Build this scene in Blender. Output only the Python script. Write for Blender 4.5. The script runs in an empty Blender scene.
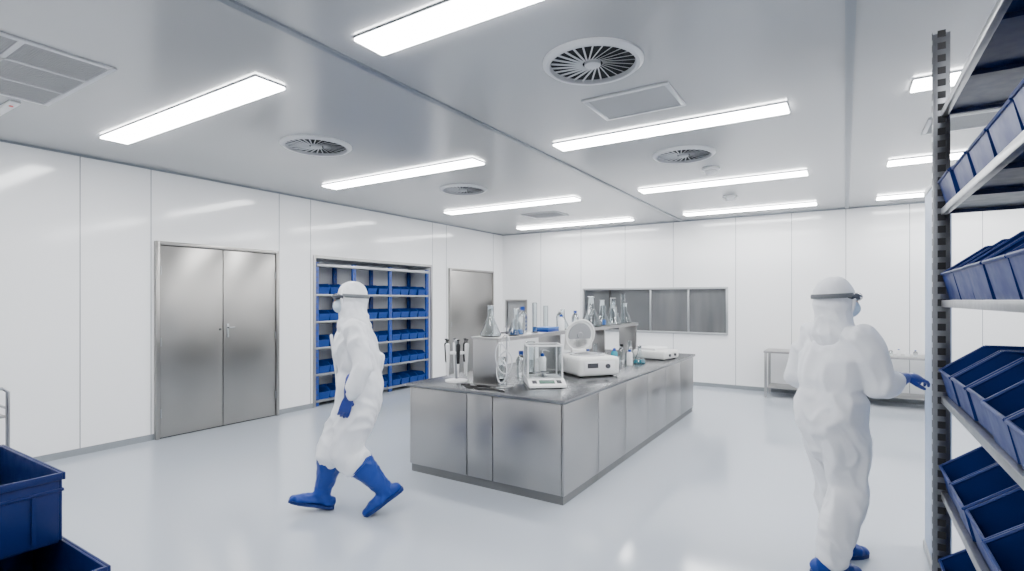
import bpy, bmesh, math, random
from mathutils import Vector, Matrix, Euler, noise as NZ_
random.seed(4)
COL = bpy.context.scene.collection
R = math.radians
V = Vector

# ------------------------------------------------------------------ materials
def mat(name, col, rough=0.5, metal=0.0, noise=0.0, nscale=20, bump=0.0, bscale=60, stretch=None,
        emit=None, estr=0, trans=0, ior=1.45, coat=0, alpha=1, spec=None, col2=None, bdist=.01, aniso=0):
    m = bpy.data.materials.new(name); m.use_nodes = True
    nt = m.node_tree; b = nt.nodes['Principled BSDF']
    b.inputs['Base Color'].default_value = (*col, 1)
    b.inputs['Roughness'].default_value = rough
    b.inputs['Metallic'].default_value = metal
    b.inputs['IOR'].default_value = ior
    b.inputs['Transmission Weight'].default_value = trans
    b.inputs['Coat Weight'].default_value = coat
    b.inputs['Coat Roughness'].default_value = 0.05
    b.inputs['Alpha'].default_value = alpha
    b.inputs['Anisotropic'].default_value = aniso
    if spec is not None: b.inputs['Specular IOR Level'].default_value = spec
    if emit:
        b.inputs['Emission Color'].default_value = (*emit, 1)
        b.inputs['Emission Strength'].default_value = estr
    tc = nt.nodes.new('ShaderNodeTexCoord'); mp = nt.nodes.new('ShaderNodeMapping')
    nt.links.new(tc.outputs['Object'], mp.inputs['Vector'])
    if stretch: mp.inputs['Scale'].default_value = stretch
    if noise or col2:
        n = nt.nodes.new('ShaderNodeTexNoise'); n.inputs['Scale'].default_value = nscale
        n.inputs['Detail'].default_value = 2
        nt.links.new(mp.outputs[0], n.inputs['Vector'])
        mr = nt.nodes.new('ShaderNodeMapRange')
        mr.inputs['From Min'].default_value = .3; mr.inputs['From Max'].default_value = .7
        mr.inputs['To Min'].default_value = max(0, rough-noise); mr.inputs['To Max'].default_value = rough+noise
        nt.links.new(n.outputs[0], mr.inputs['Value'])
        nt.links.new(mr.outputs[0], b.inputs['Roughness'])
        if col2:
            mx = nt.nodes.new('ShaderNodeMix'); mx.data_type = 'RGBA'
            mx.inputs[6].default_value = (*col, 1); mx.inputs[7].default_value = (*col2, 1)
            nt.links.new(n.outputs[0], mx.inputs[0]); nt.links.new(mx.outputs[2], b.inputs['Base Color'])
    if bump:
        n2 = nt.nodes.new('ShaderNodeTexNoise'); n2.inputs['Scale'].default_value = bscale
        n2.inputs['Detail'].default_value = 4
        nt.links.new(mp.outputs[0], n2.inputs['Vector'])
        bp = nt.nodes.new('ShaderNodeBump'); bp.inputs['Strength'].default_value = bump
        bp.inputs['Distance'].default_value = bdist
        nt.links.new(n2.outputs[0], bp.inputs['Height']); nt.links.new(bp.outputs[0], b.inputs['Normal'])
    return m

WALL = mat('wall_laminate', (.90,.90,.902), .10, noise=.01, nscale=2, spec=.6)
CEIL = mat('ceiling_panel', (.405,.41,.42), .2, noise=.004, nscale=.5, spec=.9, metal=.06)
FLOOR = mat('epoxy_floor', (.42,.457,.51), .11, noise=.01, nscale=3, spec=.7)
SEAM = mat('seam_grey', (.24,.25,.27), .5)
CSEAM = mat('ceiling_bar', (.20,.22,.25), .3, metal=.3)
BASEB = mat('baseboard_grey', (.24,.26,.28), .4)
STEEL = mat('brushed_steel', (.38,.375,.37), .31, metal=1, noise=.003, nscale=3, stretch=(.3,.3,3), aniso=.3)
STEELD = mat('door_steel', (.325,.315,.30), .31, metal=1, noise=.003, nscale=2, stretch=(.3,.3,4), aniso=.3)
TOPM = mat('worktop_steel', (.21,.215,.225), .25, metal=.9, noise=.005, nscale=3)
PLINTH = mat('plinth_steel',(.20,.20,.20),.4,metal=.85,noise=.02)
DARK = mat('dark_rubber', (.010,.010,.012), .6)
DGREY = mat('dark_grey', (.05,.052,.06), .5)
PLEN = mat('plenum_shade', (.006,.007,.009), .8)
WHITEP = mat('white_plastic', (.82,.82,.82), .35, noise=.03)
CREAM = mat('cream_enamel', (.76,.76,.74), .3, noise=.03)
BLUE = mat('blue_bin_plastic', (.0025,.017,.12), .45, noise=.05, nscale=15, spec=.3)
BLUEN = mat('bright_blue_bin_plastic', (.005,.040,.225), .45, noise=.05, nscale=15, spec=.35)
BLUE2 = mat('blue_crate_plastic', (.0015,.010,.080), .45, noise=.05, nscale=15, spec=.35)
BLUEP = mat('blue_painted_post', (.006,.045,.27), .4, noise=.04)
NAVY = mat('navy_painted_shelf', (.003,.010,.055), .35, noise=.04)
GALV = mat('galvanised_steel', (.37,.38,.395), .33, metal=.95, noise=.05, nscale=30)
POST = mat('slotted_post_steel', (.20,.205,.22), .34, metal=.95, noise=.05, nscale=30)
PALE = mat('pale_blue_panel', (.30,.39,.57), .35, noise=.04)
LAMP = mat('lamp_diffuser', (1,1,1), .5, emit=(.99,.995,1), estr=38)
GLASS = mat('clear_glass', (.86,.90,.91), .02, trans=1, ior=1.45)
ACRY = mat('clear_acrylic', (.95,.975,.98), .02, trans=1, ior=1.15)
WINGL = mat('dim_room_window_pane', (.05,.052,.056), .04, noise=.004, nscale=1.6, stretch=(2.4,1,.4), col2=(.19,.195,.20), spec=.9)  # opaque pane: dim room behind and paler streaks put into the colour
WINGD = mat('darker_room_window_pane', (.055,.06,.065), .04, noise=.004, nscale=1.2, spec=.9, col2=(.11,.115,.12))  # opaque pane: dim room behind painted darker for the left panes
WINGP = mat('pass_through_glass', (.30,.305,.31), .06, noise=.01, nscale=2)
SUIT = mat('white_coverall_fabric', (.74,.75,.78), .8, noise=.05, bump=.06, bscale=45)
SKIN = mat('skin', (.42,.24,.17), .5, noise=.05, bump=.05)
GLOVE = mat('blue_nitrile', (.012,.03,.22), .4, noise=.04, bump=.08)
BOOT = mat('blue_boot_cover', (.0015,.032,.24), .45, noise=.05, bump=.15, bscale=18)
SOLE = mat('boot_sole', (.003,.02,.13), .6)
MASK = mat('mask_fabric', (.50,.60,.70), .7, bump=.2, bscale=90)
GOGG = mat('goggle_lens', (.05,.055,.07), .08, noise=.02)
STRAP = mat('grey_strap', (.13,.14,.15), .7)
LIQB = mat('blue_liquid', (.02,.15,.55), .1, noise=.02)
LIQT = mat('teal_liquid', (.03,.26,.34), .15, noise=.02)
LCD = mat('lcd_screen', (.10,.17,.14), .2, noise=.02)
GRILLE = mat('grille_white', (.56,.57,.59), .4, noise=.03)
GRILLEG = mat('grille_grey',(.33,.335,.345),.5,noise=.03)

# ------------------------------------------------------------------ mesh builder
class M:
    def __init__(s): s.bm = bmesh.new()
    def _add(s, t, mi):
        for f in t.faces: f.material_index = mi; f.smooth = True
        bmesh.ops.recalc_face_normals(t, faces=t.faces)
        me = bpy.data.meshes.new('t'); t.to_mesh(me); t.free()
        s.bm.from_mesh(me); bpy.data.meshes.remove(me); return s
    def box(s, x0,x1,y0,y1,z0,z1, bev=0, mi=0, mtx=None, seg=2):
        t = bmesh.new(); bmesh.ops.create_cube(t, size=1)
        for v in t.verts: v.co = V(((x0+x1)/2+v.co.x*(x1-x0), (y0+y1)/2+v.co.y*(y1-y0), (z0+z1)/2+v.co.z*(z1-z0)))
        if bev: bmesh.ops.bevel(t, geom=t.edges[:], offset=bev, segments=seg, affect='EDGES', clamp_overlap=True, profile=.5)
        if mtx: bmesh.ops.transform(t, matrix=mtx, verts=t.verts)
        return s._add(t, mi)
    def cyl(s, p0, p1, r0, r1=None, seg=20, mi=0):
        p0=V(p0); p1=V(p1); r1 = r0 if r1 is None else r1
        return s.loft([p0,p1],[r0,r1],seg=seg,mi=mi)
    def loft(s, pts, rads, side=None, seg=14, mi=0, round=False, cap=True):
        pts=[V(p) for p in pts]; rads=[(r,r) if not isinstance(r,(tuple,list)) else tuple(r) for r in rads]
        if round:
            d0=(pts[0]-pts[1]).normalized(); d1=(pts[-1]-pts[-2]).normalized()
            a,b=pts[0],pts[-1]; ra,rb=rads[0],rads[-1]
            pre=[];prr=[];post=[];por=[]
            for k in (80,55,28):
                c,sn=math.cos(R(k)),math.sin(R(k))
                pre.append(a+d0*sn*min(ra)); prr.append((ra[0]*c,ra[1]*c))
            for k in (28,55,80):
                c,sn=math.cos(R(k)),math.sin(R(k))
                post.append(b+d1*sn*min(rb)); por.append((rb[0]*c,rb[1]*c))
            pts=pre+pts+post; rads=prr+rads+por
        t=bmesh.new(); rings=[]; n=len(pts)
        sv = V(side) if side is not None else None
        for i,p in enumerate(pts):
            tg = (pts[min(i+1,n-1)]-pts[max(i-1,0)]).normalized()
            if sv is None:
                sv = V((1,0,0)) if abs(tg.x)<.8 else V((0,1,0))
            q = sv-tg*sv.dot(tg)
            if q.length<1e-4: q=V((0,1,0))-tg*tg.y
            q.normalize()
            if side is None: sv=q
            w=tg.cross(q)
            rings.append([t.verts.new(p+q*rads[i][0]*math.cos(2*math.pi*k/seg)+w*rads[i][1]*math.sin(2*math.pi*k/seg)) for k in range(seg)])
        for i in range(n-1):
            for k in range(seg):
                t.faces.new((rings[i][k],rings[i][(k+1)%seg],rings[i+1][(k+1)%seg],rings[i+1][k]))
        if cap:
            t.faces.new(rings[0][::-1]); t.faces.new(rings[-1])
        return s._add(t,mi)
    def lathe(s, prof, c=(0,0,0), seg=28, mi=0, mtx=None, closed=False):
        t=bmesh.new(); c=V(c); rings=[]
        for r,z in prof:
            rings.append([t.verts.new(c+V((max(r,.0004)*math.cos(2*math.pi*k/seg),max(r,.0004)*math.sin(2*math.pi*k/seg),z))) for k in range(seg)])
        m=len(rings)
        for i in range(m if closed else m-1):
            a=rings[i]; b=rings[(i+1)%m]
            for k in range(seg): t.faces.new((a[k],a[(k+1)%seg],b[(k+1)%seg],b[k]))
        if not closed:
            t.faces.new(rings[0][::-1]); t.faces.new(rings[-1])
        if mtx: bmesh.ops.transform(t, matrix=mtx, verts=t.verts)
        return s._add(t,mi)
    def ell(s, c, r, mi=0, rot=None, u=20, v=14):
        t=bmesh.new(); bmesh.ops.create_uvsphere(t,u_segments=u,v_segments=v,radius=1)
        mt=Matrix.Translation(V(c)) @ (rot.to_matrix().to_4x4() if rot else Matrix.Identity(4)) @ Matrix.Diagonal((*r,1))
        bmesh.ops.transform(t,matrix=mt,verts=t.verts); return s._add(t,mi)
    def poly(s, vs, faces, mi=0):
        t=bmesh.new(); q=[t.verts.new(V(v)) for v in vs]
        for f in faces: t.faces.new([q[i] for i in f])
        return s._add(t,mi)
    def mesh(s,name,mats,ang=35):
        me=bpy.data.meshes.new(name); s.bm.to_mesh(me); s.bm.free()
        for m in (mats if isinstance(mats,(list,tuple)) else [mats]): me.materials.append(m)
        me.set_sharp_from_angle(angle=R(ang)); return me

def obj(name, data, parent=None, loc=(0,0,0), rotz=0, rot=None):
    o=bpy.data.objects.new(name,data); COL.objects.link(o)
    o.location=loc; o.rotation_euler = rot if rot else (0,0,rotz)
    if parent: o.parent=parent
    return o
def meta(o,label=None,cat=None,group=None,kind=None):
    if label: o['label']=label
    if cat: o['category']=cat
    if group: o['group']=group
    if kind: o['kind']=kind
    return o
def part(m,name,parent,mats,**k): return obj(name,m.mesh(name,mats),parent,**k)
def thing(name,label,cat,loc,rotz=0,group=None):
    e=bpy.data.objects.new(name,None); COL.objects.link(e); e.empty_display_size=.1
    e.location=loc; e.rotation_euler=(0,0,rotz); return meta(e,label,cat,group)
def solo(m,name,mats,label,cat,loc=(0,0,0),rotz=0,group=None):
    return meta(obj(name,m.mesh(name,mats),None,loc,rotz),label,cat,group)
def struct(m,name,mats,label,cat='wall'):
    return meta(obj(name,m.mesh(name,mats)),label,cat,kind='structure')
def evald(o,name):
    dg=bpy.context.evaluated_depsgraph_get(); dg.update()
    me=bpy.data.meshes.new_from_object(o.evaluated_get(dg)); me.name=name
    bpy.data.objects.remove(o); return me
def remesh(m,name,parent,mt,vox=.01,smooth=4,fold=0,fs=6.0,seed=0,post=1,**k):
    me=m.mesh(name,mt); o=bpy.data.objects.new('tmp',me); COL.objects.link(o)
    r=o.modifiers.new('r','REMESH'); r.mode='VOXEL'; r.voxel_size=vox; r.use_smooth_shade=True
    s=o.modifiers.new('s','SMOOTH'); s.factor=.5; s.iterations=smooth
    e=evald(o,name)
    if not e.materials: e.materials.append(mt)
    if fold:
        off=V((seed*3.1,seed*1.7,seed*.9)); new=[]
        for v in e.vertices:
            p=v.co; q=V((p.x*fs,p.y*fs,p.z*fs*.8+p.x*fs*.6+p.y*fs*.25))+off
            w=NZ_.noise_vector(q*.6)*.7
            a=max(1-abs(NZ_.noise(q+w))*2.2,0)**1.4
            b=max(1-abs(NZ_.noise(q*1.9+w+V((7,3,1))))*2.4,0)**1.5
            c=NZ_.noise(q*.45)
            new.append(p+v.normal*fold*(a*.8+b*.35+c*1.0-.4))
        for v,n in zip(e.vertices,new): v.co=n
        if post:
            bm=bmesh.new(); bm.from_mesh(e)
            for _ in range(post): bmesh.ops.smooth_vert(bm,verts=bm.verts,factor=.5,use_axis_x=True,use_axis_y=True,use_axis_z=True)
            bm.to_mesh(e); bm.free()
        e.update()
    for p in e.polygons: p.use_smooth=True
    return obj(name,e,parent,**k)

# ------------------------------------------------------------------ room
XL,XR,YB,YF,H = -6.9,2.9,10.5,-3.0,3.2
m=M(); m.box(XL-.7,XR+.1,YF-.1,YB+.1,-.1,0); struct(m,'floor',FLOOR,'glossy pale grey epoxy cleanroom floor','floor')
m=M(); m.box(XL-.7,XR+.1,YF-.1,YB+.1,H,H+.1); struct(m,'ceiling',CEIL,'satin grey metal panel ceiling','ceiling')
N0,N1,NZ=5.24,7.90,2.30
m=M()
m.box(XL-.1,XL,YF,N0,0,H).box(XL-.1,XL,N1,YB,0,H).box(XL-.1,XL,N0,N1,NZ,H)
m.box(XL-.65,XL-.6,N0-.05,N1+.05,0,NZ+.05,mi=1).box(XL-.6,XL-.1,N0-.05,N0,0,NZ,mi=1).box(XL-.6,XL-.1,N1,N1+.05,0,NZ,mi=1).box(XL-.6,XL-.1,N0-.05,N1+.05,NZ,NZ+.05,mi=1)
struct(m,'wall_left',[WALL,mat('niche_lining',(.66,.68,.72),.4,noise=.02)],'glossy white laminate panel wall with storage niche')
m=M(); W0,W1,WZ0,WZ1=-4.82,-1.85,.99,1.90
P0,P1,PZ0,PZ1=-6.82,-6.22,1.0,1.66
m.box(XL-.1,P0,YB,YB+.1,0,H).box(P0,P1,YB,YB+.1,0,PZ0).box(P0,P1,YB,YB+.1,PZ1,H).box(P1,W0,YB,YB+.1,0,H)
m.box(W0,W1,YB,YB+.1,0,WZ0).box(W0,W1,YB,YB+.1,WZ1,H).box(W1,XR+.1,YB,YB+.1,0,H)
struct(m,'wall_back',WALL,'glossy white laminate panel wall with windows')
m=M(); m.box(XR,XR+.1,YF,YB,0,H); struct(m,'wall_right',WALL,'glossy white laminate panel wall')
m=M(); m.box(XL-.1,XR+.1,YF-.1,YF,0,H); struct(m,'wall_front',WALL,'glossy white laminate panel wall')
m=M(); m.box(XL,XL+.012,YF,3.0,0,.07).box(XL,XL+.012,4.6,N0,0,.07).box(XL,XL+.012,N1,8.44,0,.07).box(XL,XL+.012,10.07,YB,0,.07)
struct(m,'baseboard_left',BASEB,'grey coved baseboard strip','baseboard')
m=M(); m.box(XL+.012,XR,YB-.012,YB,0,.07); struct(m,'baseboard_back',BASEB,'grey coved baseboard strip','baseboard')
m=M(); m.box(XR-.012,XR,YF,YB-.012,0,.07); struct(m,'baseboard_right',BASEB,'grey coved baseboard strip','baseboard')
tn=0
def trim(a,b,mt=SEAM,lab='thin grey joint between wall panels'):
    global tn; tn+=1
    m=M(); m.box(a[0],b[0],a[1],b[1],a[2],b[2]); struct(m,'trim_%d'%tn,mt,lab,'trim')
for y in (-.2,1.05,2.29,2.97,4.63,5.16,7.97,8.40,10.1):
    trim((XL,y-.004,.07),(XL+.002,y+.004,H))
for x in (-5.86,-4.86,-3.86,-2.87,-1.72,-.80,.01,.87,1.75):
    if W0<x<W1:
        trim((x-.004,YB-.002,.07),(x+.004,YB,WZ0-.0)); trim((x-.004,YB-.002,WZ1),(x+.004,YB,H))
    else: trim((x-.004,YB-.002,.07),(x+.004,YB,H))
trim((-2.72,YF,H-.014),(-2.67,YB,H),CSEAM,'grey metal ceiling joint bar')
trim((.0,YF,H-.014),(.05,YB,H),CSEAM,'grey metal ceiling joint bar')
trim((XL,YF,H-.02),(XL+.02,YB,H),CSEAM,'grey cornice strip'); trim((XL+.02,YB-.02,H-.02),(XR,YB,H),CSEAM,'grey cornice strip')
m=M(); m.box(XL,XL+.02,N0-.04,N0,0,NZ+.04).box(XL,XL+.02,N1,N1+.04,0,NZ+.04).box(XL,XL+.02,N0,N1,NZ,NZ+.04)
struct(m,'trim_niche',STEEL,'brushed steel frame around storage niche','trim')

# doors
def door(n,y0,y1,z1,label,double=True):
    e=thing('door_%d'%n,label,'door',(XL,(y0+y1)/2,0)); e['kind']='structure'
    w=(y1-y0)/2; x=.002
    m=M(); m.box(x,.05,-w,-w+.045,0,z1,.004).box(x,.05,w-.045,w,0,z1,.004).box(x,.05,-w+.045,w-.045,z1-.045,z1,.004)
    part(m,'door_frame',e,STEELD)
    m=M(); m.box(.0,.006,-w+.045,w-.045,0,z1-.045); part(m,'gap_shade_sheet',e,DARK)  # black sheet behind the leaves, painted shade for the gaps
    for s in ((-1,1) if double else (1,)):
        a,b=(-w+.052,-.005) if s<0 else (.005 if double else -w+.052,w-.052)
        m=M(); m.box(.008,.036,a,b,.014,z1-.052,.003); lf=part(m,'door_leaf',e,STEELD)
        yy=s*.06 if double else w-.15
        if s>0:
            m=M(); m.box(.036,.042,yy-.016,yy+.016,1.16,1.34,.002)
            m.cyl((.041,yy,1.29),(.085,yy,1.29),.010); m.cyl((.08,yy-.008,1.29),(.08,yy+.07 if double else yy-.08,1.29),.009)
            m.cyl((.041,yy,1.20),(.048,yy,1.20),.011)
            part(m,'handle',lf,GALV)
        else:
            m=M(); m.cyl((.036,yy+.02,1.27),(.044,yy+.02,1.27),.014); part(m,'lock',lf,DGREY)
        for z in (.3,1.15,2.0):
            yh = a+.004 if (s<0 or not double) else b-.004
            m=M(); m.cyl((.044,yh,z-.05),(.044,yh,z+.05),.008,seg=10); part(m,'hinge',lf,GALV)
door(1,3.0,4.60,2.35,'tall brushed stainless steel double door in white wall')
door(2,8.46,10.06,2.31,'plain brushed stainless steel door near the room corner',False)

# windows
def window(n,x0,x1,z0,z1,divs,label,fr,gl,gl0=None):
    e=thing('window_%d'%n,label,'window',((x0+x1)/2,YB,(z0+z1)/2)); e['kind']='structure'
    w=(x1-x0)/2; h=(z1-z0)/2; t=.04
    m=M(); m.box(-w,w,-.015,.06,h-t,h,.003).box(-w,w,-.03,.06,-h,-h+t,.003).box(-w,-w+t,-.015,.06,-h+t,h-t,.003).box(w-t,w,-.015,.06,-h+t,h-t,.003)
    part(m,'window_frame',e,fr)
    xs=[-w+t]+[d-(x0+x1)/2 for d in divs]+[w-t]
    for i in range(len(xs)-1):
        m=M(); m.box(xs[i]+.012,xs[i+1]-.012,.03,.036,-h+t,h-t); part(m,'window_pane',e,gl0 if (gl0 and i<2) else gl)
        if i: m=M(); m.box(xs[i]-.016,xs[i]+.016,.0,.05,-h+t,h-t,.003); part(m,'mullion',e,DARK if i==1 else fr)
    return e
FR=mat('window_frame_grey',(.40,.41,.42),.35,metal=.6,noise=.02)
window(1,W0,W1,WZ0,WZ1,(-4.2,-3.33,-2.58),'wide sliding window with dim room painted on panes, grey metal frame',FR,WINGL,WINGD)
window(2,P0,P1,PZ0,PZ1,(),'small steel framed pass-through window',STEEL,WINGP)

# ------------------------------------------------------------------ ceiling fixtures
def lamp(x0,x1,y0,y1):
    e=thing('ceiling_light','long slim rectangular white LED ceiling panel light','ceiling light',((x0+x1)/2,(y0+y1)/2,H),group='LED ceiling lights')
    w=(x1-x0)/2;d=(y1-y0)/2
    m=M(); m.box(-w,w,-d,d,-.010,0,.002); part(m,'light_housing',e,GALV)
    m=M(); m.box(-w+.006,w-.006,-d+.006,d-.006,-.024,-.0105,.003); part(m,'light_diffuser',e,LAMP)
for y0,y1 in ((-.35,-.11),(2.12,2.36),(4.62,4.86),(7.17,7.41),(9.58,9.82)):  # first row is out of view behind the camera, added for lighting
    for x0,x1 in ((-5.95,-3.43),(-2.45,-.38),(.4,2.5)):
        lamp(x0,x1,y0,y1)

def diffuser(x,y,r,label):
    e=thing('air_diffuser',label,'air vent',(x,y,H),group='round swirl air diffusers')
    m=M(); m.lathe([(r,0),(r,-.012),(r*.93,-.03),(r*.86,-.03),(r*.84,-.002),(r*.84,0)],seg=48,closed=True); part(m,'outer_ring',e,GRILLE)
    m=M(); m.cyl((0,0,-.003),(0,0,-.001),r*.84,seg=40); part(m,'opening_shade_disc',e,PLEN)  # near-black disc under the ceiling, shade between the vanes painted in
    m=M(); n=26
    for i in range(n):
        a=2*math.pi*i/n
        mt=Matrix.Rotation(a,4,'Z')@Matrix.Translation((r*.52,0,-.014))@Matrix.Rotation(R(10),4,'Z')@Matrix.Rotation(R(30),4,'X')
        t0=.0055
        m.box(-r*.33,r*.31,-t0,t0,-.0015,.0015,mtx=mt)
    part(m,'swirl_vanes',e,GRILLE)
    m=M(); m.lathe([(r*.16,-.004),(r*.16,-.024),(r*.11,-.032),(.001,-.034)],seg=28); part(m,'hub',e,GRILLE)
diffuser(-1.39,3.18,.325,'large round white swirl air diffuser on ceiling')
diffuser(-4.47,3.41,.34,'round white swirl air diffuser on ceiling')
diffuser(-1.45,5.70,.32,'round white swirl air diffuser beside smoke detector')
diffuser(-4.50,5.85,.33,'round white swirl air diffuser on ceiling')

def rectvent(x0,x1,y0,y1,nx,ny,label,lm=GRILLEG):
    e=thing('ceiling_grille',label,'air vent',((x0+x1)/2,(y0+y1)/2,H))
    w=(x1-x0)/2;d=(y1-y0)/2;f=.035
    m=M(); m.box(-w,w,-d,-d+f,-.014,0,.004).box(-w,w,d-f,d,-.014,0,.004).box(-w,-w+f,-d+f,d-f,-.014,0,.004).box(w-f,w,-d+f,d-f,-.014,0,.004)
    for i in range(1,nx): xx=-w+2*w*i/nx; m.box(xx-.015,xx+.015,-d+f,d-f,-.012,0)
    for i in range(1,ny): yy=-d+2*d*i/ny; m.box(-w+f,w-f,yy-.015,yy+.015,-.012,0)
    part(m,'grille_frame',e,GRILLE)
    m=M()
    k=int(2*d/.014)
    for i in range(k):
        yy=-d+f+(2*d-2*f)*(i+.5)/k
        m.box(-w+f,w-f,yy-.004,yy+.004,-.007,-.004)
    m.box(-w+f,w-f,-d+f,d-f,-.0035,-.001); part(m,'louvres',e,lm)
rectvent(-1.73,-1.06,3.74,4.26,1,1,'square white framed ceiling grille beside round diffuser',mat('grille_pale',(.47,.475,.485),.5,noise=.02))
rectvent(-5.35,-4.12,.62,1.57,3,2,'large grey return air grille on ceiling')
rectvent(-4.95,-4.25,8.15,8.65,1,1,'small white ceiling air grille')
rectvent(.6,1.3,5.7,6.2,1,1,'small white ceiling air grille')
def smoke(x,y):
    e=thing('smoke_detector','small round white smoke detector on ceiling','smoke detector',(x,y,H),group='smoke detectors')
    m=M(); m.lathe([(.10,0),(.10,-.022),(.08,-.03),(.001,-.03)]); part(m,'detector_base',e,WHITEP)
    m=M(); m.lathe([(.066,-.03),(.07,-.05),(.045,-.075),(.001,-.078)]); part(m,'detector_cap',e,WHITEP)
smoke(-1.33,6.48); smoke(-1.45,8.37)
e=thing('emergency_light','slim white emergency lamp with red indicator','emergency light',(-5.75,1.40,H))
m=M(); m.box(-.30,.30,-.035,.035,-.022,0,.008); part(m,'lamp_body',e,WHITEP)
m=M(); m.cyl((.2,0,-.028),(.2,0,-.022),.014); part(m,'indicator',e,mat('red_indicator',(.6,.03,.02),.4,noise=.02))

# ------------------------------------------------------------------ bins
def binmesh(name,W,D,Hh,mt,th=.005,frontcut=.5,label=True,slope=.14,fin=.03):
    m=M(); w=W/2; wb=w-.012
    pr=[(D/2-.01,0,wb),(D/2,Hh,w),(-D*slope,Hh,w),(-D/2,Hh*frontcut,w-.001),(-D/2+fin,0,wb)]
    vs=[(-x,y,z) for y,z,x in pr]+[(x,y,z) for y,z,x in pr]
    m.poly(vs,[(0,4,9,5),(0,1,6,5),(4,3,8,9),(0,1,2,3,4),(5,6,7,8,9)])
    me=m.mesh(name,mt); o=bpy.data.objects.new('t',me); COL.objects.link(o)
    s=o.modifiers.new('s','SOLIDIFY'); s.thickness=th; s.offset=-1
    sh=evald(o,'t')
    b=M(); b.bm.from_mesh(sh)
    rim=[vs[6],vs[7],vs[8],vs[3],vs[2],vs[1]]
    r=.006*W/.3+.001
    for i in range(5):
        b.loft([rim[i],rim[i+1]],[r,r],seg=6)
    b.loft([rim[5],rim[0]],[r*1.3,r*1.3],seg=6)
    if label: b.box(-W*.28,W*.28,-D/2-.004+.012,-D/2+.012,Hh*.16,Hh*.34)
    b.box(-w,w,D/2-.004,D/2+.006,Hh*.86,Hh)
    return b.mesh(name,mt)
def bino(me,name,label,loc,rotz,group,cat='storage bin'):
    return meta(obj(name,me,None,loc,rotz),label,cat,group)

# --- niche rack
e=thing('storage_rack','blue and galvanised shelving rack in the wall niche','shelving rack',(-7.18,(N0+N1)/2,0))
L=(N1-N0)/2-.04
PY=[-L+.01,-L*.42,L*.22,L-.01]
for x in (-.24,.24):
    for y in PY:
        m=M(); m.box(x-.02,x+.02,y-.035,y+.035,0,2.24,.003)
        for k in range(26):
            z=.08+k*.083; m.box(x+.0195,x+.0205,y-.008,y+.008,z,z+.03,mi=1)
        part(m,'upright_post',e,[BLUEP,DGREY])
SZ=[.09,.50,.91,1.32,1.74]
for z in SZ:
    m=M(); m.box(-.26,.26,-L,L,z-.008,z); m.box(.262,.28,-L-.02,L+.02,z-.03,z+.003,.003); m.box(-.28,-.262,-L,L,z-.03,z+.003,.003)
    part(m,'rack_shelf',e,GALV)
m=M(); m.box(-.26,.26,-L,L,2.2,2.21); m.box(.262,.28,-L,L,2.17,2.215,.003); part(m,'rack_shelf',e,GALV)
nb=binmesh('small_storage_bin',.208,.36,.165,BLUEN,frontcut=.66,label=False,slope=.30,fin=.02)
for z in SZ:
    for j in range(3):
        a,b=PY[j]+.04,PY[j+1]-.04
        n=int((b-a)/.216)
        for k in range(n):
            yy=a+(b-a)*(k+.5)/n
            bino(nb,'storage_bin','small blue plastic open-front bin on niche shelf',(-7.105+random.uniform(-.012,.012),(N0+N1)/2+yy,z+.001),R(90),'blue bins in the niche rack')
# --- right rack
RX0,RX1,RY0,RY1=.40,.90,1.25,3.33
e=thing('storage_rack','tall galvanised steel rack with slotted posts and shelves','shelving rack',((RX0+RX1)/2,(RY0+RY1)/2,0))
for x in (-.25,.25):
    for y in (-1.04,1.04):
        m=M(); m.box(x-.034,x+.034,y-.02,y+.02,0,2.96,.002)
        for k in range(49):
            z=.06+k*.06
            m.box(x-.0348,x-.0335,y-.009,y+.009,z,z+.034,mi=1)
            m.box(x-.016,x+.016,y-.0207,y-.0195,z,z+.034,mi=1)
        m.box(x-.04,x+.04,y-.035,y+.035,0,.006)
        part(m,'upright_post',e,[POST,DARK])
RZ=[.25,.71,1.18,1.65,2.10,2.58]
for z in RZ:
    m=M(); m.box(-.225,.225,-1.015,1.015,z-.012,z-.004,mi=1)
    m.box(-.252,-.226,-1.018,1.018,z-.034,z,.003).box(.226,.252,-1.018,1.018,z-.034,z,.003,mi=1)
    m.box(-.226,.226,-1.018,-1.0,z-.03,z-.013,mi=1).box(-.226,.226,1.0,1.018,z-.03,z-.013,mi=1)
    for y in (-.5,0,.5): m.box(-.225,.225,y-.02,y+.02,z-.03,z-.013,mi=1)
    part(m,'rack_shelf',e,[GALV,NAVY if z>2 else POST])
rb=binmesh('large_storage_bin',.300,.46,.25,BLUE,label=False)
for z in RZ:
    for k in (range(6) if z<2.5 else (1,3,4)):
        y=RY1-.18-k*.322
        if z>2.5: bino(rb,'storage_bin','dark blue plastic bin on top rack shelf',(.70,y,z+.001),R(-90),'blue bins on the tall rack')
        else: bino(rb,'storage_bin','blue plastic hopper bin facing the aisle on steel rack',(.625+random.uniform(-.008,.008),y,z+.001),R(-90),'blue bins on the tall rack')
e=thing('partition_panel','tall narrow pale blue panel standing beside the rack','panel',(.47,4.07,0))
m=M(); m.box(-.02,.02,-.38,.38,.05,2.34,.006); part(m,'panel_sheet',e,PALE)
m=M(); m.box(-.03,.03,-.39,.39,0,.05,.006).box(-.026,.026,-.38,.38,2.34,2.37,.004); part(m,'panel_frame',e,GALV)

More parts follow.
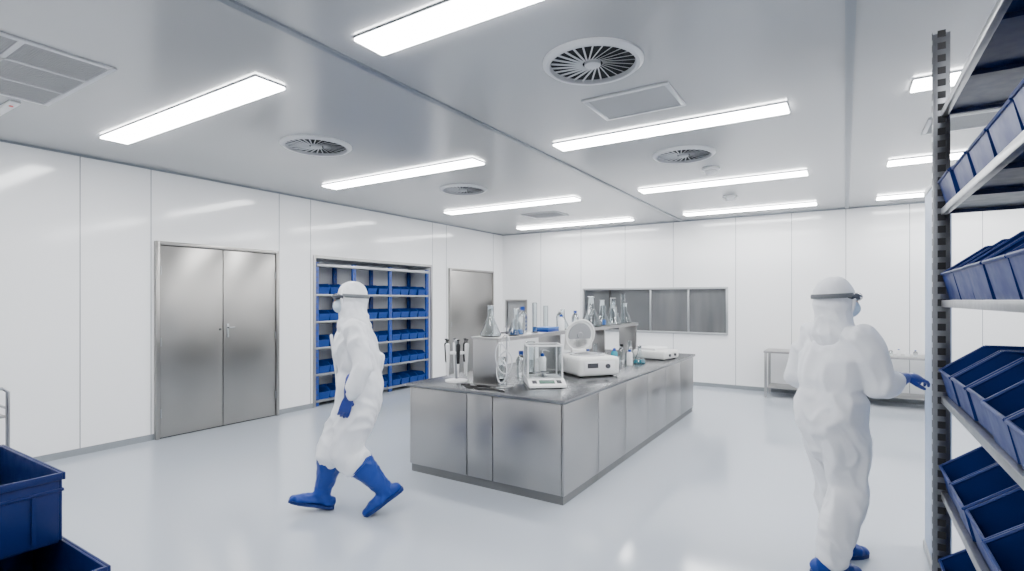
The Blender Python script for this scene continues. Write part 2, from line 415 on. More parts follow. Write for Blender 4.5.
# --- crates left (straight sided)
def cratemesh(name,W,D,Hh,mt):
    b=M(); t=.012; w=W/2; d=D/2
    b.box(-w+.02,w-.02,-d+.02,d-.02,0,t,.004)
    b.box(-w+.01,-w+.01+t,-d+.01,d-.01,t,Hh-.002,.003).box(w-.01-t,w-.01,-d+.01,d-.01,t,Hh-.002,.003)
    b.box(-w+.01+t,w-.01-t,-d+.01,-d+.01+t,t,Hh-.002,.003).box(-w+.01+t,w-.01-t,d-.01-t,d-.01,t,Hh-.002,.003)
    for z0,z1,o in ((Hh-.035,Hh,0),(Hh-.09,Hh-.075,.004)):
        b.box(-w+o,-w+.012,-d+o,d-o,z0,z1,.003).box(w-.012,w-o,-d+o,d-o,z0,z1,.003)
        b.box(-w+.012,w-.012,-d+o,-d+.012,z0,z1,.003).box(-w+.012,w-.012,d-.012,d-o,z0,z1,.003)
    for x in (-w*.6,0,w*.6):
        b.box(x-.008,x+.008,-d+.002,-d+.012,.03,Hh-.09).box(x-.008,x+.008,d-.012,d-.002,.03,Hh-.09)
    return b.mesh(name,mt)
cm=cratemesh('stacking_crate',.58,.90,.335,BLUE2)
e=thing('dolly','low grey platform dolly under blue crates','dolly',(-3.60,.72,0))
m=M(); m.box(-.93,.93,-.28,.28,.12,.155,.01); part(m,'platform',e,DGREY)
for x in (-.8,.8):
    for y in (-.2,.2):
        m=M(); m.cyl((x,y-.015,.055),(x,y+.015,.055),.055); m.box(x-.02,x+.02,y-.03,y+.03,.10,.12); part(m,'wheel',e,DARK)
bino(cm,'storage_crate','large dark blue plastic crate at stack bottom',(-3.16,.72,.157),R(90),'stacked blue crates','crate')
bino(cm,'storage_crate','large dark blue plastic crate at stack bottom',(-4.08,.72,.157),R(90),'stacked blue crates','crate')
bino(cm,'storage_crate','large dark blue plastic crate stacked on two others',(-3.60,.70,.494),R(90),'stacked blue crates','crate')
# steel trolley
e=thing('steel_trolley','small stainless steel tube trolley by the wall','trolley',(-5.45,1.02,0))
m=M()
for x in (-.22,.22):
    m.loft([(x,-.28,.08),(x,-.28,.97),(x,-.25,1.0),(x,.25,1.0),(x,.28,.97),(x,.28,.08)],[.013]*6,seg=10)
m.cyl((-.22,.28,.85),(.22,.28,.85),.01).cyl((-.22,-.28,.85),(.22,-.28,.85),.01); part(m,'tube_frame',e,GALV)
for z in (.3,.78): 
    m=M(); m.box(-.22,.22,-.27,.27,z,z+.02,.004); part(m,'tray',e,STEEL)
for x in (-.22,.22):
    for y in (-.28,.28):
        m=M(); m.cyl((x-.012,y,.04),(x+.012,y,.04),.04); m.cyl((x,y,.05),(x,y,.09),.01); part(m,'wheel',e,DARK)

# ------------------------------------------------------------------ island
IX0,IX1,IY0,IY1=-3.56,-1.90,3.78,8.03
m=M(); m.box(IX0-.025,IX1+.025,IY0-.025,IY1+.025,.818,.85,.005)
solo(m,'worktop',TOPM,'dark grey stainless steel worktop of the lab island','worktop')
nU=6; uw=(IY1-IY0)/nU
for i in range(nU):
    y0=IY0+i*uw+.001; y1=IY0+(i+1)*uw-.001; cy=(y0+y1)/2; h=(y1-y0)/2
    e=thing('base_cabinet','brushed stainless steel lab island cabinet unit','cabinet',((IX0+IX1)/2,cy,0),group='lab island cabinets')
    w=(IX1-IX0)/2
    m=M(); m.box(-w+.024,w-.024,-h+(.024 if i==0 else 0),h-(.024 if i==nU-1 else 0),.08,.816); part(m,'cabinet_body',e,DGREY)
    m=M(); m.box(-w+.014,w-.014,-h+(.014 if i==0 else 0),h,0,.069); part(m,'plinth',e,PLINTH)
    for s in (-1,1):
        m=M(); a,b=(-w,-w+.022) if s<0 else (w-.022,w)
        m.box(a,b,-h+.004,h-.004,.075,.81,.003); d=part(m,'cabinet_door',e,STEEL)
    if i in (0,nU-1):
        a,b=(-h,-h+.022) if i==0 else (h-.022,h)
        for x0,x1 in ((-w+.025,-.144),(-.136,.136),(.144,w-.025)) :
            m=M(); m.box(x0,x1,a,b,.075,.81,.003); part(m,'end_panel',e,STEEL)
e=thing('reagent_shelf','raised stainless steel shelf along the island worktop','shelf',(-2.87,6.0,.85))
m=M(); m.box(-.16,.16,-1.95,1.95,.43,.45,.004).box(.15,.16,-1.95,1.95,.41,.43); part(m,'shelf_board',e,STEEL)
for y in (-1.925,-.65,.65,1.925):
    m=M(); m.box(-.14,.14,y-.014,y+.014,.008,.43,.003).box(-.15,.15,y-.03,y+.03,0,.008,.002); part(m,'shelf_support',e,STEEL)

# ------------------------------------------------------------------ glassware
def flask_mesh(h,r):
    t=.003; nr=r*.3; nh=h*.62
    pr=[(.001,0),(r*.92,0),(r,.008),(r,.02),(nr,nh),(nr,h-.006),(nr*1.25,h),(nr*1.1,h+.001),(nr-t,h-.008),(nr-t,nh),(r-t*1.5,.022),(r-t*1.5,.009),(.001,.005)]
    m=M(); m.lathe(pr,seg=24); return m.mesh('flask_glass',GLASS,50)
def liquid_mesh(h,r,f,mt):
    m=M(); rt=r-(r*.7)*f
    m.lathe([(.001,.0075),(r-.008,.0075),(r-.007,.02),(rt-.007,h*.62*f+.02),(.001,h*.62*f+.02)],seg=24); return m.mesh('flask_liquid',mt,50)
def flask(x,y,z,h,r,liq=None,f=.3,lab='clear conical glass flask on the raised shelf'):
    e=thing('conical_flask',lab,'flask',(x,y,z),group='laboratory flasks')
    obj('flask_glass',flask_mesh(h,r),e)
    if liq: obj('flask_liquid',liquid_mesh(h,r,f,liq),e)
def bottle(x,y,z,h,r,mt,cap,lab,name='reagent_bottle',grp='reagent bottles'):
    e=thing(name,lab,'bottle',(x,y,z),group=grp)
    m=M(); m.lathe([(.001,0),(r*.95,0),(r,.006),(r,h*.62),(r*.8,h*.73),(r*.38,h*.82),(r*.38,h*.88),(.001,h*.88)]); part(m,'bottle_body',e,mt)
    m=M(); m.lathe([(r*.46,h*.86),(r*.46,h),(.001,h)]); part(m,'bottle_cap',e,cap)
def washb(x,y,z,h,r,mt,lab,rz=0):
    e=thing('wash_bottle',lab,'wash bottle',(x,y,z),rz,'wash bottles')
    m=M(); m.lathe([(.001,0),(r*.95,0),(r,.006),(r,h*.66),(r*.7,h*.74),(.001,h*.74)]); part(m,'bottle_body',e,mt)
    m=M(); m.lathe([(r*.5,h*.735),(r*.5,h*.84),(r*.2,h*.88),(.001,h*.88)]); part(m,'bottle_cap',e,BLUEP)
    m=M(); m.loft([(0,0,h*.86),(0,0,h*.97),(.01,0,h),(.04,0,h*1.0),(.08,0,h*.93)],[.004,.004,.004,.004,.002],seg=8); part(m,'spout',e,WHITEP)
def cylglass(x,y,z,h,r,lab,liq=None,f=.4,name='measuring_cylinder'):
    e=thing(name,lab,'glassware',(x,y,z),group='measuring cylinders and beakers')
    m=M(); b=1.5 if name=='measuring_cylinder' else 1.0
    m.lathe([(.001,0),(r*b,0),(r*b,.006),(r,.012),(r,h),(r*1.12,h+.003),(r-.003,h-.002),(r-.003,.016),(.001,.014)]); part(m,'glass_body',e,GLASS)
    if liq:
        m=M(); m.lathe([(.001,.0165),(r-.0045,.0165),(r-.0045,h*f),(.001,h*f)]); part(m,'liquid',e,liq)
S=1.30
flask(-2.90,4.20,S,.30,.10)
flask(-2.86,4.60,S,.26,.085,LIQB,.18)
flask(-2.76,4.40,S,.16,.055)
bottle(-2.94,4.86,S,.28,.055,GLASS,BLUEP,'clear glass bottle with blue cap on the shelf')
cylglass(-2.80,4.88,S,.32,.026,'tall slim glass measuring cylinder on shelf',LIQB,.2)
cylglass(-2.96,5.42,S,.28,.028,'slim glass measuring cylinder on shelf')
flask(-2.86,5.66,S,.24,.08)
bottle(-2.80,5.50,S,.18,.04,WHITEP,BLUEP,'small white bottle with blue cap on shelf')
bottle(-2.97,5.80,S,.24,.045,GLASS,WHITEP,'clear glass bottle with white cap on shelf')
bottle(-2.80,5.88,S,.22,.045,GLASS,BLUEP,'clear glass bottle with blue cap on shelf')
flask(-2.84,6.45,S,.40,.14,lab='large clear conical glass flask on the raised shelf')
flask(-2.88,6.92,S,.35,.12)
cylglass(-2.76,6.70,S,.28,.03,'slim glass measuring cylinder on shelf',LIQB,.3)
flask(-2.84,7.22,S,.38,.13)
bottle(-2.93,7.47,S,.36,.055,GLASS,DARK,'clear bottle with black cap on shelf')
cylglass(-2.79,7.50,S,.44,.032,'tall glass measuring cylinder at shelf end')
flask(-2.86,7.78,S,.30,.10)
e=thing('tube_box','flat blue plastic sample box on the shelf','sample box',(-2.82,5.2,S))
m=M(); m.box(-.08,.08,-.13,.13,0,.03,.004); part(m,'box_base',e,BLUEP)
m=M(); m.box(-.082,.082,-.132,.132,.031,.05,.004); part(m,'box_lid',e,mat('blue_lid',(.03,.16,.5),.3,noise=.02))

# ---- items on counter
T=.85
e=thing('pipette_stand','white carousel stand for pipettes on the worktop','pipette stand',(-3.24,4.10,T))
m=M(); m.lathe([(.11,0),(.11,.014),(.035,.026),(.001,.026)]); part(m,'stand_base',e,WHITEP)
m=M(); m.cyl((0,0,.02),(0,0,.38),.016); m.ell((0,0,.39),(.024,.024,.024)); part(m,'stand_pole',e,GALV)
m=M(); m.lathe([(.08,.27),(.08,.29),(.014,.293),(.014,.268)],closed=True); part(m,'carousel',e,WHITEP)
for i in range(6):
    a=2*math.pi*i/6+.3
    p=thing('pipette','white and dark grey hand pipette hanging on stand','pipette',(-3.24+.105*math.cos(a),4.10+.105*math.sin(a),T+.06),a,'pipettes on the stand')
    m=M(); m.loft([(0,0,.13),(0,0,.22),(.004,0,.30)],[.014,.019,.021],round=True); part(m,'grip',p,[WHITEP,DARK][i%2])
    m=M(); m.loft([(0,0,0),(0,0,.06),(0,0,.125)],[.005,.009,.012],seg=10); part(m,'shaft',p,WHITEP)
    m=M(); m.cyl((.004,0,.318),(.004,0,.345),.007,seg=10); m.cyl((.004,0,.345),(.004,0,.357),.015,seg=12); part(m,'plunger',p,DARK)
def balance(loc,rz,s=1.42):
    e=thing('analytical_balance','white analytical balance with clear glass draft shield','laboratory balance',loc,rz); e.scale=(s,s,s)
    m=M(); m.poly([(-.12,-.20,.008),(.12,-.20,.008),(.12,.13,.008),(-.12,.13,.008),(-.12,-.20,.022),(.12,-.20,.022),(.12,-.09,.05),(-.12,-.09,.05),(.12,.13,.05),(-.12,.13,.05)],
        [(0,1,2,3),(0,1,5,4),(4,5,6,7),(7,6,8,9),(2,3,9,8),(1,2,8,6,5),(0,3,9,7,4)])
    for x in (-.09,.09):
        for y in (-.17,.11): m.cyl((x,y,0),(x,y,.009),.015,mi=1,seg=12)
    part(m,'balance_base',e,[WHITEP,DARK])
    mt=Matrix.Translation((0,-.147,.0365))@Matrix.Rotation(R(14.3),4,'X')
    m=M(); m.box(-.05,.05,-.025,.025,-.002,.003,.001,mtx=mt); part(m,'display',e,LCD)
    m=M()
    for x in (-.08,.08):
        m.box(x-.015,x+.015,-.022,.022,-.002,.003,.001,mtx=mt)
    part(m,'keypad',e,DGREY)
    m=M(); z1=.26; z0=.05
    for x in (-.117,.109):
        for y in (-.088,.118): m.box(x,x+.008,y,y+.008,z0,z1)
    m.box(-.117,.117,-.088,-.080,z1-.002,z1+.008).box(-.117,.117,.118,.126,z1-.002,z1+.008).box(-.117,-.109,-.080,.118,z1-.002,z1+.008).box(.109,.117,-.080,.118,z1-.002,z1+.008)
    part(m,'shield_frame',e,WHITEP)
    m=M(); m.box(-.108,.108,-.086,-.084,z0+.001,z1-.003).box(-.115,-.113,-.079,.117,z0+.001,z1-.003).box(.113,.115,-.079,.117,z0+.001,z1-.003).box(-.108,.108,.121,.123,z0+.001,z1-.003).box(-.108,.108,-.079,.117,z1+.002,z1+.004)
    part(m,'glass_shield',e,ACRY)
    m=M(); m.cyl((0,.02,.05),(0,.02,.075),.008).cyl((0,.02,.075),(0,.02,.079),.045); part(m,'weighing_pan',e,GALV)
balance((-2.43,4.40,T),R(38))
def centrifuge(loc,rz):
    e=thing('centrifuge','cream benchtop centrifuge with round lid open','centrifuge',loc,rz); e.scale=(1.1,1.1,1.1)
    m=M(); m.box(-.22,.22,-.25,.22,.012,.19,.035,seg=4)
    for x in (-.16,.16):
        for y in (-.19,.17): m.cyl((x,y,0),(x,y,.02),.02,mi=1,seg=12)
    part(m,'centrifuge_body',e,[CREAM,DARK])
    m=M(); m.lathe([(.175,.188),(.175,.20),(.15,.204),(.145,.19)],closed=True,seg=36); part(m,'bowl_rim',e,GRILLE)
    m=M(); m.cyl((0,0,.189),(0,0,.192),.146,seg=36); part(m,'bowl_shade_disc',e,DGREY)  # flat dark disc, shade of the hollow bowl put into its colour
    m=M(); m.lathe([(.04,.192),(.10,.194),(.11,.2),(.03,.215),(.001,.215)]); part(m,'rotor',e,GALV)
    mt=Matrix.Translation((0,.19,.215))@Matrix.Rotation(R(-78),4,'X')@Matrix.Translation((0,-.160,0))@Matrix.Scale(.95,4)
    m=M(); m.lathe([(.001,.055),(.10,.050),(.16,.034),(.178,0),(.165,-.008),(.155,.0),(.15,.006),(.001,.006)],mtx=mt,seg=40)
    m.box(-.165,.165,.02,.165,.0,.045,.02,mtx=mt)
    ld=part(m,'lid',e,CREAM)
    m=M(); m.lathe([(.001,.0),(.13,.0),(.135,.006),(.001,.0062)],mtx=mt,seg=36)
    m.lathe([(.001,-.004),(.03,-.004),(.035,.0),(.001,.0002)],mtx=mt,seg=24); part(m,'lid_liner',ld,GRILLEG)
    m=M(); m.box(-.08,.08,.17,.215,.17,.23,.008); part(m,'hinge',e,CREAM)
    m=M(); m.box(-.16,.16,-.253,-.248,.06,.15,.002); p=part(m,'control_panel',e,WHITEP)
    m=M(); m.box(-.13,-.02,-.256,-.253,.09,.135); part(m,'display',p,DGREY)
    m=M(); m.cyl((.08,-.253,.105),(.08,-.272,.105),.022); part(m,'knob',p,DGREY)
centrifuge((-2.36,5.26,T),R(52))
washb(-2.36,6.05,T,.25,.04,LIQT,'wash bottle with teal liquid on worktop',.5)
washb(-2.24,6.25,T,.22,.036,WHITEP,'white plastic wash bottle on worktop',1.5)
bottle(-2.4,6.40,T,.24,.045,GLASS,DARK,'clear reagent bottle with black cap on worktop')
flask(-2.20,6.5,T,.22,.08,LIQT,.25,'conical flask with teal liquid on worktop')
flask(-2.42,6.75,T,.26,.09,None,.25,'clear conical glass flask on worktop')
e=thing('hotplate','cream low benchtop hotplate with flat top','hotplate',(-2.22,7.20,T),R(80))
m=M(); m.box(-.22,.22,-.25,.22,.01,.12,.025,seg=3).box(-.17,.17,-.22,.19,0,.012,mi=1); part(m,'hotplate_body',e,[CREAM,DARK])
m=M(); m.box(-.19,.19,-.1,.19,.12,.150,.006); part(m,'heating_plate',e,WHITEP)
m=M(); m.cyl((-.08,-.252,.06),(-.08,-.27,.06),.018).cyl((.08,-.252,.06),(.08,-.27,.06),.018); part(m,'knob',e,DGREY)
cylglass(-2.93,4.42,T,.22,.06,'large clear glass beaker on worktop',name='beaker')
bottle(-2.86,4.70,T,.27,.055,GLASS,BLUEP,'clear glass bottle with blue cap on worktop')
washb(-2.76,4.98,T,.26,.04,WHITEP,'white wash bottle with blue cap on worktop',.8)
bottle(-2.62,5.85,T,.22,.045,WHITEP,BLUEP,'white bottle with blue cap on worktop')
flask(-2.62,6.08,T,.26,.09,lab='clear conical glass flask on worktop')
cylglass(-2.92,5.0,T,.34,.05,'tall clear glass cylinder under the shelf',name='beaker')
e=thing('tubing_stand','steel clamp stand with looped clear tubing','clamp stand',(-2.63,4.02,T))
m=M(); m.box(-.05,.05,-.06,.08,0,.012,.003); m.cyl((0,.05,.012),(0,.05,.60),.007,seg=10); part(m,'stand_rod',e,GALV)
m=M(); m.cyl((0,.05,.50),(-.03,-.0,.50),.007,seg=8); m.ell((0,.05,.50),(.016,.016,.016)); part(m,'clamp',e,DGREY)
m=M(); pts=[(-.0+.065*math.cos(t*.33),-.01+.05*math.sin(t*.2),.38+.12*math.sin(t*.33)-.004*t) for t in range(64)]
m.loft(pts,[.006]*64,seg=8); part(m,'tubing',e,GRILLE)
def cable(p,amp,ph,r=.006):
    m=M(); pts=[]
    for i in range(80):
        a=i/79; pts.append((p[0]+a*p[2]+amp*math.sin(a*14+ph),p[1]+amp*1.1*math.sin(a*9+ph)+a*p[3],T+r+.001))
    m.loft(pts,[r]*80,seg=8); solo(m,'power_cable',DARK,'thin black power cable lying on worktop','cable')
cable((-3.05,3.93,.28,.0),.035,0,.008)
cable((-2.95,3.83,.45,.02),.014,2,.008)

# ------------------------------------------------------------------ back table
e=thing('steel_table','long stainless steel side table against the wall','table',(-.02,10.13,0))
m=M(); m.box(-1.15,1.15,-.3,.3,.755,.79,.005); part(m,'table_top',e,STEEL)
m=M(); m.box(-1.10,1.10,-.27,.27,.16,.175,.003); part(m,'lower_shelf',e,STEEL)
for x in (-1.12,1.12):
    for y in (-.27,.27):
        m=M(); m.box(x-.02,x+.02,y-.02,y+.02,0,.755,.003); part(m,'leg',e,STEEL)
for i in range(10):
    bottle(.0+i*.10,10.05+random.uniform(-.06,.06),.79,.10,.028,WHITEP if i%3 else GLASS,BLUEP if i%2 else WHITEP,'small capped sample bottle on side table','sample_bottle','small bottles on side table')

# ------------------------------------------------------------------ people
def hand(m,W,D,N,thumb,curl=25,sc=1.0):
    W=V(W);D=V(D).normalized();N=V(N);N=(N-D*N.dot(D)).normalized();S_=D.cross(N)*thumb
    def P(a,b,c): return W+(D*a+S_*b+N*c)*sc
    def rr(x): return x*sc
    m.loft([P(-.13,0,0),P(-.09,0,0),P(-.04,0,0),P(0,0,0),P(.03,0,.001),P(.07,0,.002),P(.09,0,.003)],
           [(rr(.050),rr(.048)),(rr(.046),rr(.044)),(rr(.036),rr(.034)),(rr(.030),rr(.022)),(rr(.038),rr(.018)),(rr(.042),rr(.016)),(rr(.038),rr(.012))],side=S_,seg=16,round=True)
    for b,l,cu in ((-.032,.058,1.25),(-.011,.070,1.1),(.011,.076,1.0),(.031,.068,.85)):
        p=P(.085,b,.003); ang=0; d=D; pts=[p-D*.02]; seglen=[l*.45,l*.32,l*.26]
        pts.append(p)
        for k,sl in enumerate(seglen):
            ang+=curl*cu*(1 if k else .7); d=D*math.cos(R(ang))+N*math.sin(R(ang))+S_*b*.5
            p=p+d.normalized()*sl*sc; pts.append(p)
        m.loft(pts,[rr(.0102),rr(.0102),rr(.0096),rr(.009),rr(.0075)],seg=10,round=True)
    d1=(D*.65+S_*.65+N*.35).normalized(); d2=(D*.88+S_*.2+N*.42).normalized()
    p=P(.015,.022,.004); m.loft([p,p+d1*.035*sc,p+d1*.035*sc+d2*.03*sc,p+d1*.035*sc+d2*.055*sc],[rr(.014),rr(.0125),rr(.011),rr(.0085)],seg=10,round=True)

def boot(e,ank,knee,pitch,yaw=0,tall=True,seed=0):
    ank=V(ank); sh=(V(knee)-ank).normalized(); k=1.0 if tall else .9
    q=Matrix.Rotation(R(yaw),3,'Z')@Matrix.Rotation(R(pitch),3,'X')   # pitch>0 toe up
    def P(x,y,z): return ank+q@V((x*k,y*k,z))
    m=M()
    if tall:
        m.loft([P(0,0,-.02),ank+sh*.05,ank+sh*.12,ank+sh*.19,ank+sh*.25,ank+sh*.275],[(.060,.070),(.062,.070),(.072,.080),(.086,.092),(.098,.102),(.100,.104)],side=(1,0,0),seg=24,round=True)
    else:
        m.loft([P(0,0,-.03),ank+sh*.02,ank+sh*.05],[(.056,.062),(.056,.060),(.054,.058)],side=(1,0,0),seg=18,round=True)
    m.loft([P(0,-.078,-.045),P(0,-.04,-.04),P(0,.03,-.035),P(0,.09,-.047),P(0,.16,-.060),P(0,.205,-.066)],
           [(.044*k,.042),(.052*k,.050),(.054*k,.056),(.058*k,.044),(.056*k,.032),(.040*k,.024)],side=(1,0,0),seg=18,round=True)
    b=remesh(m,'boot',e,BOOT,.008,3,.010,12,seed)
    m=M(); prof=[]
    for y,w in ((-.115,.025),(-.095,.045),(-.03,.050),(.03,.048),(.09,.058),(.15,.058),(.205,.045),(.232,.02)): prof.append((y,w))
    vs=[P(-w,y,-.094) for y,w in prof]+[P(w,y,-.094) for y,w in prof][::-1]
    n=len(vs); vs2=[v+q@V((0,0,.022)) for v in vs]
    m.poly(vs+vs2,[tuple(range(n)),tuple(range(n,2*n))]+[(i,(i+1)%n,n+(i+1)%n,n+i) for i in range(n)])
    part(m,'boot_sole',b,SOLE)
    if tall:
        c=ank+sh*.272; x=V((1,0,0)); x=(x-sh*x.dot(sh)).normalized(); y=sh.cross(x)
        m=M(); m.loft([c+x*.101*math.cos(R(a))+y*.105*math.sin(R(a)) for a in range(0,361,12)],[.009]*31,seg=8,side=sh); part(m,'boot_cuff',b,BOOT)

def person(label,loc,rotz,J,feet,hands,headyaw=0,tall=True,seed=0,headpitch=0,fold=.015,K=1.0,gaunt=.70):
    e=thing('person',label,'person',loc,rotz)
    g={k:V(v) for k,v in J.items()}
    pel,che,nek,hed=g['pel'],g['che'],g['nek'],g['hed']
    wai=pel.lerp(che,.45)+V((0,0,-.01))
    hq=Euler((R(headpitch),0,R(headyaw)))
    hm=hq.to_matrix()
    def HP(x,y,z): return hed+hm@V((x,y,z))
    m=M()
    m.ell(HP(0,-.01,.02),(.074,.092,.095),rot=hq); m.ell(HP(0,.022,-.045),(.056,.062,.062),rot=hq)
    m.ell(HP(0,.055,-.085),(.028,.028,.022),rot=hq)
    m.loft([HP(0,.08,.02),HP(0,.098,-.012),HP(0,.104,-.03)],[.009,.012,.015],round=True,seg=10)
    m.loft([HP(-.02,.085,-.062),HP(0,.092,-.062),HP(.02,.085,-.062)],[.006,.009,.006],round=True,seg=8)
    m.ell(HP(0,.076,.038),(.045,.014,.010),rot=hq)
    for s in (-1,1): m.ell(HP(.076*s,-.005,-.005),(.010,.018,.030),rot=hq)
    m.loft([che+V((0,0,.06)),nek,hed+V((0,-.01,-.06))],[(.08,.06),(.055,.055),(.052,.055)],side=(1,0,0),round=True)
    m.loft([pel+V((0,0,-.08)),pel,wai,che,che+V((0,0,.09))],[(.12,.085),(.135,.095),(.12,.085),(.145,.095),(.13,.07)],side=(1,0,0),round=True)
    for s in 'LR':
        m.loft([g['hip'+s],g['hip'+s].lerp(g['kne'+s],.5),g['kne'+s],g['kne'+s].lerp(g['ank'+s],.35),g['ank'+s]],[.075,.068,.05,.05,.036],round=True)
        m.loft([che+V((0,0,.07)),g['sho'+s],g['sho'+s].lerp(g['elb'+s],.5),g['elb'+s],g['elb'+s].lerp(g['wri'+s],.4),g['wri'+s]],[.05,.05,.042,.033,.034,.024],round=True)
    bd=remesh(m,'body',e,SKIN,.007,2)
    m=M()
    for s in (-1,1): m.ell(HP(.03*s,.078,.018),(.012,.011,.010))
    part(m,'eyes',bd,WHITEP)
    m=M()
    sd=V((1,0,0))
    def KK(l): return [(a*K,b*K) for a,b in l]
    m.loft([pel+V((0,0,-.19)),pel+V((0,0,-.09)),pel,wai+V((0,0,-.05)),wai,wai+V((0,0,.06)),wai.lerp(che,.6),che,che+V((0,-.005,.07)),che+V((0,0,.125)),nek,nek+V((0,0,.02))],
           KK([(.12,.12),(.195,.160),(.208,.168),(.202,.165),(.182,.148),(.202,.162),(.212,.162),(.214,.158),(.194,.132)])+[(.135,.10),(.088,.088),(.085,.085)],side=sd,seg=28,round=True)
    for s in 'LR':
        h,k,a=g['hip'+s],g['kne'+s],g['ank'+s]
        if tall:
            st=[h+V((0,0,.04)),h.lerp(k,.3),h.lerp(k,.7),k,k.lerp(a,.16),k.lerp(a,.28),k.lerp(a,.37),k.lerp(a,.5)]
            rd=[(.115,.135),(.126,.138),(.116,.126),(.108,.120),(.118,.126),(.118,.122),(.092,.096),(.060,.064)]
        else:
            st=[h+V((0,0,.04)),h.lerp(k,.3),h.lerp(k,.7),k,k.lerp(a,.3),k.lerp(a,.6),k.lerp(a,.74),k.lerp(a,.82),k.lerp(a,.90),k.lerp(a,.97)]
            rd=[(.115,.135),(.122,.132),(.110,.118),(.100,.108),(.100,.106),(.092,.100),(.082,.088),(.092,.098),(.076,.082),(.074,.080)]
        m.loft(st,rd,side=sd,seg=22,round=True)
        sh,el,wr=g['sho'+s],g['elb'+s],g['wri'+s]
        c=che+V((0,0,.05)); gg=gaunt
        m.loft([c.lerp(sh,.5),sh,sh.lerp(el,.3),sh.lerp(el,.6),sh.lerp(el,.85),el,el.lerp(wr,gg*.3),el.lerp(wr,gg*.7),el.lerp(wr,gg),el.lerp(wr,gg+.10)],KK([(.094,.094),(.088,.088),(.086,.086),(.082,.082),(.072,.072),(.078,.078),(.074,.074),(.074,.074),(.068,.068),(.050,.050)]),seg=18,round=True)
    cv=remesh(m,'coverall',e,SUIT,.008,8,fold,5.2,seed,5)
    m=M()
    pts=[wai.lerp(che,t)+V((0,.155+.012*t,0)) for t in (-.6,-.2,.2,.6,1.0,1.25)]
    m.loft(pts,[(.022,.012)]*6,side=sd,seg=10,round=True); part(m,'zip_flap',cv,SUIT)
    m=M()
    m.ell(HP(0,-.028,.030),(.102,.112,.112),rot=hq); m.ell(HP(0,-.024,-.05),(.098,.102,.10),rot=hq)
    m.loft([HP(0,-.06,.08),HP(0,-.085,.0),HP(0,-.08,-.09)],[.055,.062,.06],round=True)
    m.loft([HP(0,-.025,-.08),nek+V((0,-.01,.02)),nek+V((0,-.01,-.05))],[(.10,.10),(.11,.11),(.15,.13)],side=sd,round=True)
    hd=remesh(m,'hood',e,SUIT,.007,4,.012,9,seed+5,3)
    m=M(); pts=[HP(.080*math.cos(R(a)),.052-.012*abs(math.sin(R(a))),-.005+.100*math.sin(R(a))) for a in range(0,361,15)]
    m.loft(pts,[.010]*len(pts),seg=8,side=(0,1,0)); part(m,'hood_rim',hd,SUIT)
    m=M(); m.ell(HP(0,.050,-.050),(.064,.070,.058),rot=hq); 
    remesh(m,'face_mask',e,MASK,.006,2,.004,25)
    m=M(); m.loft([HP(-.088,.01,.02),HP(-.070,.066,.02),HP(-.03,.096,.02),HP(.03,.096,.02),HP(.070,.066,.02),HP(.088,.01,.02)],[.010,.02,.026,.026,.02,.010],round=True,seg=12)
    gg=part(m,'goggles',e,GOGG)
    m=M(); pts=[HP(.110*math.sin(R(a)),-.034+.120*math.cos(R(a)) ,.026+.006*math.cos(R(a))) for a in range(50,311,13)]
    m.loft(pts,[(.014,.004)]*len(pts),side=(0,0,1),seg=8); part(m,'goggle_strap',gg,STRAP)
    for s,(pitch,yaw) in feet.items():
        boot(e,g['ank'+s],g['kne'+s],pitch,yaw,tall,seed+(s=='L'))
    for s,(D,N,curl) in hands.items():
        m=M(); hand(m,g['wri'+s],D,N,1 if s=='L' else -1,curl,1.08)
        m.loft([g['elb'+s].lerp(g['wri'+s],gaunt),g['elb'+s].lerp(g['wri'+s],gaunt+.12),g['wri'+s]],[.062,.054,.032],round=True)
        remesh(m,'glove',e,GLOVE,.0038,2)
    return e

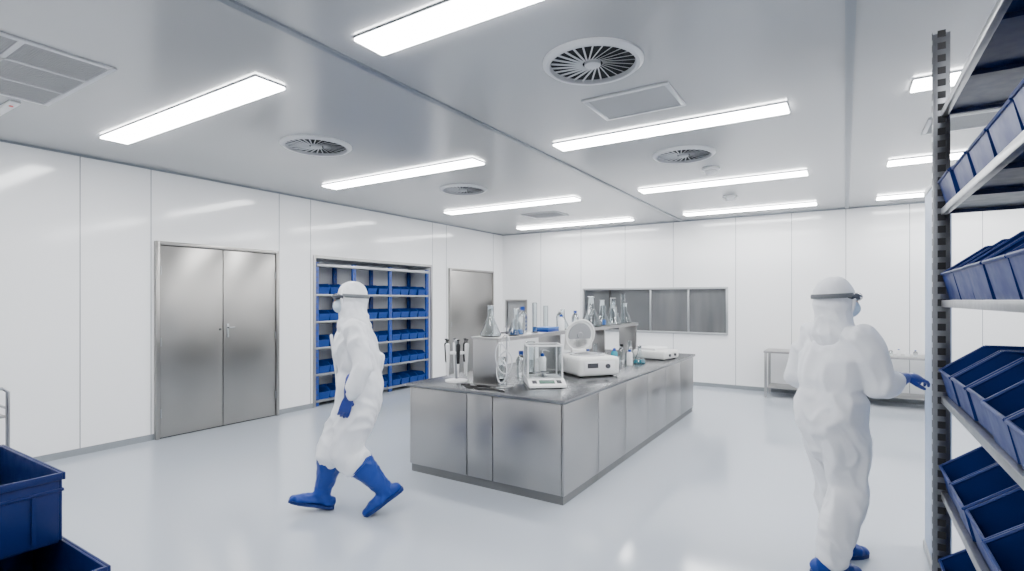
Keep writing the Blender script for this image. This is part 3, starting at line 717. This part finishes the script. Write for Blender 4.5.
J1=dict(pel=(0,0,.95),che=(0,.03,1.32),nek=(0,.045,1.50),hed=(0,.075,1.655),
  hipL=(-.09,0,.92),hipR=(.09,0,.92),
  kneL=(-.10,.08,.49),ankL=(-.10,-.19,.195),
  kneR=(.10,.18,.53),ankR=(.10,.28,.125),
  shoL=(-.19,.03,1.43),elbL=(-.26,-.03,1.15),wriL=(-.24,.07,.93),
  shoR=(.19,.03,1.43),elbR=(.25,-.10,1.17),wriR=(.23,-.05,.92))
person('person in white hooded coverall, blue gloves and boots, walking',(-3.21,2.84,0),R(137),J1,
  {'L':(-33,0),'R':(14,0)},{'L':((0,.25,-1),(1,.2,0),24),'R':((0,.1,-1),(-1,.2,0),24)},seed=1,fold=.024,K=1.03)
J2=dict(pel=(0,0,.95),che=(0,.03,1.31),nek=(0,.03,1.49),hed=(0,.055,1.65),
  hipL=(-.09,0,.92),hipR=(.09,0,.92),
  kneL=(-.10,.10,.51),ankL=(-.11,.14,.095),
  kneR=(.10,.05,.52),ankR=(.11,-.10,.110),
  shoL=(-.19,.03,1.42),elbL=(-.30,.0,1.15),wriL=(-.10,.20,1.14),
  shoR=(.19,.05,1.42),elbR=(.23,.12,1.15),wriR=(.18,.34,1.19))
person('person in white coverall reaching forward with blue gloves',(-.075,3.80,0),R(-50),J2,
  {'L':(0,0),'R':(-5,0)},{'L':((.35,.9,.1),(.3,0,-1),30),'R':((-.05,1,.02),(-.5,0,-1),28)},headyaw=-15,tall=False,seed=2,fold=.028,K=1.02,gaunt=.46)

# ------------------------------------------------------------------ world, camera
w=bpy.data.worlds.new('w'); bpy.context.scene.world=w; w.use_nodes=True
w.node_tree.nodes['Background'].inputs[0].default_value=(.6,.68,.8,1); w.node_tree.nodes['Background'].inputs[1].default_value=.3
cd=bpy.data.cameras.new('camera'); cam=bpy.data.objects.new('camera',cd); COL.objects.link(cam)
cd.sensor_width=36; cd.lens=527/1024*36; cd.shift_y=.0142; cd.clip_start=.05
cam.location=(0,0,1.65); cam.rotation_euler=(R(90),0,R(32.3))
bpy.context.scene.camera=cam
